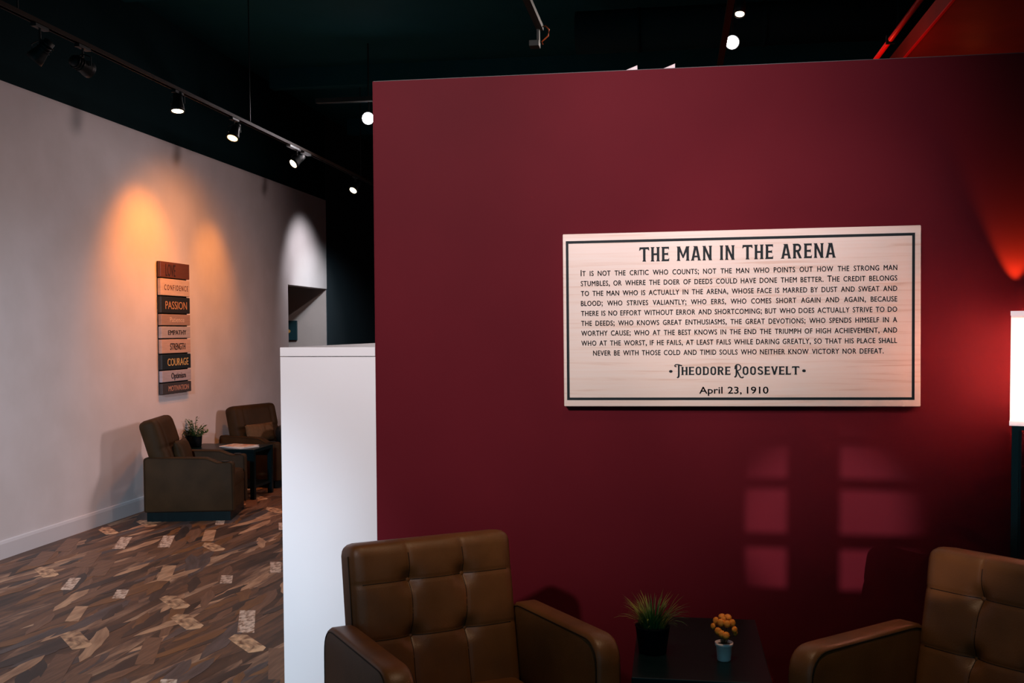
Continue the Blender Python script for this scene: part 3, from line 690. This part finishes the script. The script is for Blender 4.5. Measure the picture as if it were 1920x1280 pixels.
def flower_plant():
    root = thing('potted_flowers', 'orange flowers in a small white pot on the dark side table', 'plant', (0.142, 2.985, 0.55))
    link('pot', lathe(bmesh.new(), [(0.0, 0), (0.0175, 0), (0.0195, 0.003), (0.0225, 0.043), (0.0255, 0.0435), (0.0262, 0.052), (0.0245, 0.053), (0.0230, 0.050), (0.0215, 0.044), (0.0, 0.043)][1:], 36), M_potw, root, True)
    link('soil', lathe(bmesh.new(), [(0.0215, 0.0435), (0.0218, 0.046), (0.0, 0.0475)], 20), M_soil, root, True)
    rg = random.Random(5)
    fm = bmesh.new()     # one bloom: ruffled disc of petals around a button
    c0 = fm.verts.new((0, 0, 0.0035)); N = 24; r1, r2, r3 = [], [], []
    for k in range(N):
        a = 2*PI*k/N; rr = 1+0.07*math.cos(a*12)
        r1.append(fm.verts.new((0.0040*math.cos(a), 0.0040*math.sin(a), 0.0032)))
        r2.append(fm.verts.new((0.0085*rr*math.cos(a), 0.0085*rr*math.sin(a), 0.0022+0.0008*math.cos(a*12))))
        r3.append(fm.verts.new((0.0115*rr*math.cos(a), 0.0115*rr*math.sin(a), -0.0022)))
    for k in range(N):
        j = (k+1) % N; fm.faces.new((c0, r1[k], r1[j])); fm.faces.new((r1[k], r2[k], r2[j], r1[j])); fm.faces.new((r2[k], r3[k], r3[j], r2[j]))
    fm.faces.new(r3[::-1]); fme = bpy.data.meshes.new('flower'); bmesh.ops.recalc_face_normals(fm, faces=fm.faces[:]); fm.to_mesh(fme); fm.free(); fme.materials.append(M_orange)
    for p in fme.polygons: p.use_smooth = True
    # blooms as they sit in the photograph (across, height above table, towards us)
    pos = [(-0.006, 0.125, 0.010), (0.012, 0.126, 0.0), (-0.024, 0.112, 0.006), (-0.010, 0.113, -0.018), (0.008, 0.111, -0.022), (0.024, 0.110, -0.006), (-0.032, 0.097, 0.0), (0.030, 0.092, -0.010), (-0.018, 0.089, -0.020),
           (-0.008, 0.083, -0.026), (0.004, 0.080, -0.030), (0.033, 0.080, 0.004), (0.018, 0.103, 0.020), (-0.020, 0.104, 0.022), (0.0, 0.118, -0.004)]
    st = bmesh.new()
    for i, (x, z, y) in enumerate(pos):
        o = bpy.data.objects.new('flower', fme); C.objects.link(o); o.parent = root; o.location = (x, y, z)
        nv = Vector((x*1.2, y-0.035, 0.045 if z > 0.12 else 0.012)).normalized(); o.rotation_euler = nv.to_track_quat('Z', 'Y').to_euler(); s = rg.uniform(0.80, 0.98); o.scale = (s, s, s)
        tube(st, [(x*0.2, y*0.2, 0.046), (x*0.35, y*0.4, 0.065), (x*0.8, y*0.8+0.002, z-0.012), (x, y+0.002, z-0.002)], 0.0008, 5)
    link('stems', st, M_stem, root, True)
flower_plant()
def far_plant():
    root = thing('potted_plant', 'leafy green plant in a black pot at the wall end of the far table', 'plant', (-4.335, 8.84, 0.45))
    link('pot', lathe(bmesh.new(), [(0.055, 0), (0.060, 0.01), (0.066, 0.10), (0.062, 0.10), (0.0, 0.09)], 24), M_pot, root, True)
    bm = bmesh.new(); rg = random.Random(9)
    for i in range(46):
        a = rg.uniform(0, 2*PI); el = R(rg.uniform(5, 85)); ln = rg.uniform(0.09, 0.17)*(0.75+0.4*math.sin(el)); d = Vector((math.cos(a)*math.cos(el), math.sin(a)*math.cos(el), math.sin(el)))
        p0 = Vector((0, 0, 0.09)); p1 = p0 + d*ln; p1.x = max(p1.x, -0.06)
        tube(bm, [p0, (p0+p1)/2+Vector((0, 0, 0.01)), p1], 0.002, 4)
        for j in range(5):
            q = p0.lerp(p1, 0.45+0.13*j); aa = a+rg.uniform(-1.6, 1.6); dl = Vector((math.cos(aa), math.sin(aa), rg.uniform(-.1, .9))).normalized()*rg.uniform(0.026, 0.042)
            s = dl.cross(Vector((0, 0, 1))).normalized()*0.010; tip = q+dl; tip.x = max(tip.x, -0.07)
            v = [bm.verts.new(q), bm.verts.new(q+dl*0.5+s), bm.verts.new(tip), bm.verts.new(q+dl*0.5-s)]; bm.faces.new(v)
    link('leaves', bm, M_leaf, root)['kind'] = 'stuff'
far_plant()

# ------------------------------------------------------------------ floor lamp with a box shade
def floor_lamp():
    X, Y, hw_ = 1.207, 3.50, 0.133
    root = thing('floor_lamp', 'lit floor lamp with white box shade on black posts at the right edge', 'lamp', (X, Y, 0), R(-19.3))
    ms = mat('white_linen_shade', (0.9, 0.84, 0.80), 0.9); n, l, b = nodes(ms)
    tr = n.new('ShaderNodeBsdfTranslucent'); tr.inputs[0].default_value = (0.80, 0.80, 0.85, 1); mx = n.new('ShaderNodeMixShader'); mx.inputs[0].default_value = 0.5
    b.inputs['Emission Color'].default_value = (1.0, 0.80, 0.80, 1); b.inputs['Emission Strength'].default_value = 0.6
    l.new(b.outputs[0], mx.inputs[1]); l.new(tr.outputs[0], mx.inputs[2]); l.new(mx.outputs[0], n['Material Output'].inputs['Surface'])
    z0, z1, t = 1.193, 1.551, 0.002
    bm = bmesh.new()
    for a in ((-hw_, hw_, -hw_, -hw_+t), (-hw_, hw_, hw_-t, hw_), (-hw_, -hw_+t, -hw_+t, hw_-t), (hw_-t, hw_, -hw_+t, hw_-t)): box(bm, *a, z0, z1)
    sh = link('lamp_shade', bm, ms, root)
    hem = mat('shade_hem', (0.85, 0.72, 0.68), 0.8)
    for z in (z0, z1-0.014):
        bm = bmesh.new()
        for s in (-1, 1): box(bm, -hw_-0.0012, hw_+0.0012, s*(hw_+0.0006)-0.0008, s*(hw_+0.0006)+0.0008, z, z+0.014); box(bm, s*(hw_+0.0006)-0.0008, s*(hw_+0.0006)+0.0008, -hw_, hw_, z, z+0.014)
        link('hem', bm, ms, sh)
    link('light_block_top', B(-hw_+t, hw_-t, -hw_+t, hw_-t, z1-0.022, z1-0.018), hem, sh)  # added opaque plates, block the bulb's light above and below the shade
    link('light_block_bottom', B(-hw_+t, hw_-t, -hw_+t, hw_-t, z0+0.004, z0+0.007), hem, sh)
    bm = bmesh.new(); tube(bm, [(-hw_, 0, z1-0.006), (hw_, 0, z1-0.006)], 0.0025, 6); tube(bm, [(0, -hw_, z1-0.006), (0, hw_, z1-0.006)], 0.0025, 6); link('spider', bm, M_metal, sh)
    for sx in (-1, 1):
        for sy in (-1, 1):
            cx, cy = sx*(hw_-0.016), sy*(hw_-0.016); link('post', B(cx-0.010, cx+0.010, cy-0.010, cy+0.010, 0, z0), M_postm, root)
    for z in (0.03, 0.36, 0.69): link('shelf', B(-hw_+0.01, hw_-0.01, -hw_+0.01, hw_-0.01, z, z+0.015), M_postm, root)
    bm = bmesh.new()
    for s in (-1, 1): box(bm, -hw_+0.006, hw_-0.006, s*(hw_-0.016)-0.008, s*(hw_-0.016)+0.008, z0-0.014, z0-0.001)
    box(bm, -0.012, 0.012, -hw_+0.02, hw_-0.02, z0-0.014, z0-0.004); link('top_rail', bm, M_postm, root)
    bm = bmesh.new(); tube(bm, [(0, 0, z0-0.01), (0, 0, 1.30)], 0.012, 12); link('socket', bm, M_metal, root)
    bb = bmesh.new(); bmesh.ops.create_uvsphere(bb, u_segments=16, v_segments=12, radius=0.022); link('bulb', bb, emit('warm_bulb_glass', (1, 0.7, 0.4), 12), root, True, loc=(0, 0, 1.325))
    point('floor_lamp_bulb_light', (X, Y, 1.375), 32.0, (1.0, 0.38, 0.20), 0.022)
floor_lamp()

# ------------------------------------------------------------------ track lights over the white wall
TX = -3.40; TZ = 3.178
tr = thing('lighting_track', 'long bronze ceiling track with spotlights above the white wall', 'track', (TX, 0, TZ))
bm = bmesh.new(); box(bm, -0.018, -0.011, 1.0, 13.5, -0.012, 0.012); box(bm, 0.011, 0.018, 1.0, 13.5, -0.012, 0.012); link('rail', bm, M_track, tr)
link('channel', B(-0.011, 0.011, 1.0, 13.5, 0.004, 0.014), M_metal, tr)
for y in (2.0, 5.0, 8.0, 11.0):
    bm = bmesh.new(); tube(bm, [(0, y, 0.0), (0, y, 1.08)], 0.005, 6); link('hanger', bm, M_metal, tr)
def track_light(label, y, aim, lens, x=TX, z=TZ, drop=0.115, fins=False):
    root = thing('track_spotlight', label, 'spotlight', (x, y, z))
    link('adapter', B(-0.017, 0.017, -0.06, 0.06, -0.032, -0.013, bev=0.003), M_metal, root)
    bm = bmesh.new(); tube(bm, [(0, 0, -0.03), (0, 0, -drop+0.05)], 0.007, 8); link('stem', bm, M_metal, root)
    d = (Vector(aim)-Vector((x, y, z-drop))).normalized(); q = d.to_track_quat('-Z', 'Y')
    h = link('head', lathe(bmesh.new(), [(0.012, 0.085), (0.030, 0.08), (0.034, 0.02), (0.046, -0.03), (0.048, -0.055), (0.043, -0.055), (0.040, -0.035)], 24), M_metal, root, True, loc=(0, 0, -drop)); h.rotation_mode = 'QUATERNION'; h.rotation_quaternion = q
    ln = link('lens', lathe(bmesh.new(), [(0.0395, -0.052), (0.0395, -0.048)], 24), lens, h); 
    bm = bmesh.new(); tube(bm, [(-0.05, 0, 0.0), (-0.05, 0, 0.05), (0, 0, 0.07), (0.05, 0, 0.05), (0.05, 0, 0)], 0.004, 6); link('yoke', bm, M_metal, root, loc=(0, 0, -drop))
    if fins:
        for k in range(3): link('fin', lathe(bmesh.new(), [(0.04, 0.02+k*0.018), (0.04, 0.024+k*0.018)], 20), M_metal, h)
M_off = mat('unlit_lens', (0.05, 0.055, 0.06), 0.1)
track_light('unlit spotlight at the upper left corner of the track', 5.19, (-4.3, 5.0, 2.0), M_off, drop=0.16, fins=True)
track_light('second unlit spotlight from the upper left, tilted to the right', 5.60, (-3.2, 6.4, 2.85), M_off, drop=0.13, fins=True)
track_light('white lit spotlight, highest of the lit lamps on the track', 6.76, (-3.2, 6.2, 0), M_bulb_c, drop=0.10)
track_light('amber lit spotlight with an orange rim above the book plaque', 7.69, (-3.55, 6.9, 1.6), M_bulb_a, drop=0.125)
track_light('narrow tilted lit spotlight on the track, left of the last lamp', 9.05, (-4.1, 8.1, 2.15), M_bulb_c, drop=0.125)
track_light('last lit spotlight of the track, nearest the red wall edge', 10.79, (-3.9, 9.6, 1.7), M_bulb_c, drop=0.13)
for i, (y, l) in enumerate(((8.95, 0.11), (9.28, 0.09))): 
    tag(link('track_connector', B(TX-0.02, TX+0.02, y-l, y+l, TZ-0.030, TZ-0.0135), mat('grey_metal', (0.25, 0.28, 0.29), 0.3, metal=0.6)), ['grey metal track connector left of the narrow tilted lamp', 'grey metal track connector right of the narrow tilted lamp'][i], 'connector', 'track connectors')

def star_lamp(label, loc, aim, rad, lens):
    root = thing('ceiling_spotlight', label, 'spotlight', loc)
    d = (Vector(aim)-Vector(loc)).normalized(); q = d.to_track_quat('-Z', 'Y')
    h = link('head', lathe(bmesh.new(), [(0.02, 0.12), (rad+0.004, 0.10), (rad+0.01, 0.0), (rad+0.006, 0.0), (rad+0.002, 0.01)], 28), M_metal, root, True); h.rotation_mode = 'QUATERNION'; h.rotation_quaternion = q
    link('lens', lathe(bmesh.new(), [(rad, 0.004), (rad, 0.008)], 28), lens, h)
    bm = bmesh.new(); tube(bm, [(0, 0.02, 0.03), (0, 0.02, 4.25-loc[2])], 0.008, 8); link('stem', bm, M_metal, root)
star_lamp('blazing white spotlight beside the upper left corner of the red wall', (-2.90, 9.63, 3.535), (-1.0, 0, 1.5), 0.055, M_bulb_w)
star_lamp('blazing white spotlight above the middle of the red wall', (0.410, 7.60, 3.545), (0, 0, 1.5), 0.045, M_bulb_w)
star_lamp('small oval warm spotlight just above the blazing one over the red wall', (0.437, 7.20, 3.62), (0.30, 6.55, 1.9), 0.030, M_bulb_c)

# ------------------------------------------------------------------ things under the black ceiling
pp = bmesh.new(); tube(pp, [(1.335, 4.2, 3.3), (1.335, 16.5, 3.3)], 0.017, 12)
rp = thing('sprinkler_pipe', 'thin bright red pipe running under the ceiling above the red wall', 'pipe', (1.335, 7.2, 3.3))
link('pipe', pp, M_redpipe, rp, True, loc=(-1.335, -7.2, -3.3))
cb = bmesh.new(); box(cb, -0.026, 0.026, -0.012, 0.012, -0.026, 0.026); link('clamp', cb, M_metal, rp, loc=(0, -0.4, 0))
so = struct('trim_2', B(1.515, 3.4, 3.95, 16.9, 3.3, 3.42), M_soffit)
link('corner_bead', B(1.508, 1.522, 3.95, 16.9, 3.292, 3.302), M_redpipe, so)
for i, (x, z, y0, y1, lab) in enumerate(((0.325, 3.40, 5.0, 7.9, 'dark lighting track above the blazing right spotlight'), (-0.80, 3.32, 4.6, 6.25, 'dark steel strut ending by the orange cable loop'))):
    o = link('ceiling_rail', B(x-0.02, x+0.02, y0, y1, z-0.015, z+0.015), M_track if i == 0 else mat('dark_strut', (0.03, 0.035, 0.03), 0.5), None); tag(o, lab, 'rail')
o = link('ceiling_rail', B(-3.2, 3.0, 9.0, 9.06, 3.56, 3.60), mat('dull_strut', (0.004, 0.012, 0.014), 0.7)); tag(o, 'dark cross rail under the ceiling behind the blazing left lamp', 'rail')
bm = bmesh.new(); P = [(-0.80, 6.22, 3.315), (-0.765, 6.22, 3.325), (-0.742, 6.22, 3.300), (-0.748, 6.22, 3.265), (-0.770, 6.22, 3.245), (-0.786, 6.22, 3.232), (-0.780, 6.22, 3.215)]
tube(bm, P, 0.0045, 8); tag(link('cable_loop', bm, M_cable, None, True), 'small orange cable loop hanging under the dark ceiling', 'cable')
tag(link('junction_box', box(B(-0.86, -0.80, 6.18, 6.26, 3.20, 3.235, bev=0.003), -0.815, -0.80, 6.20, 6.24, 3.234, 3.304), mat('dark_box', (0.03, 0.028, 0.02), 0.5)), 'small dark box hanging beside the orange cable loop', 'box')
dk = thing('air_duct', 'dark round ceiling duct behind the red wall', 'duct', (-0.2, 8.6, 3.95))
bm = bmesh.new(); tube(bm, [(-0.6, 0, 0), (2.4, 0, 0)], 0.17, 24); link('duct_pipe', bm, M_band, dk, True)
for x in (-0.1, 0.9, 1.9):
    bm = bmesh.new(); tube(bm, [(x, 0, 0), (x+0.03, 0, 0)], 0.178, 24); link('duct_collar', bm, M_band, dk, True)
for i, (xx, sgn) in enumerate(((-0.200, 1), (-0.065, 1))):
    bm = prism(bmesh.new(), [(0, 0), (0.068, 0), (0.068, 0.026)], 'y', 0, 0.012)
    tag(link('white_wedge', bm, M_wedge, None, loc=(xx, D+0.05, 2.4307)), ['left one of two small white wedges standing on the red wall top', 'right one of two small white wedges standing on the red wall top'][i], 'bracket', 'white wedges on the wall top')
for i, (x0, x1, y) in enumerate(((-4.2, 3.3, 5.2), (-4.2, 3.3, 7.4), (-4.2, 3.3, 10.4), (-4.2, 3.3, 13.0))):
    o = link('trim_%d' % (i+3), B(x0, x1, y, y+0.12, 4.05, 4.25), M_black); o['kind'] = 'structure'
# picture on the corridor wall
root = thing('framed_picture', 'dark canvas picture with a gold motif seen through the doorway', 'picture', (-5.02, 12.745, 1.511))
link('canvas', B(-0.21, 0.21, -0.030, -0.0005, -0.126, 0.126, bev=0.003), M_pic, root)
bm = lathe(bmesh.new(), [(0.022, 0.0), (0.022, 0.003)], 12); bmesh.ops.rotate(bm, verts=bm.verts[:], cent=(0, 0, 0), matrix=Matrix.Rotation(R(90), 3, 'X'))
link('gold_motif', bm, M_picgold, root, loc=(0.103, -0.0302, -0.01))
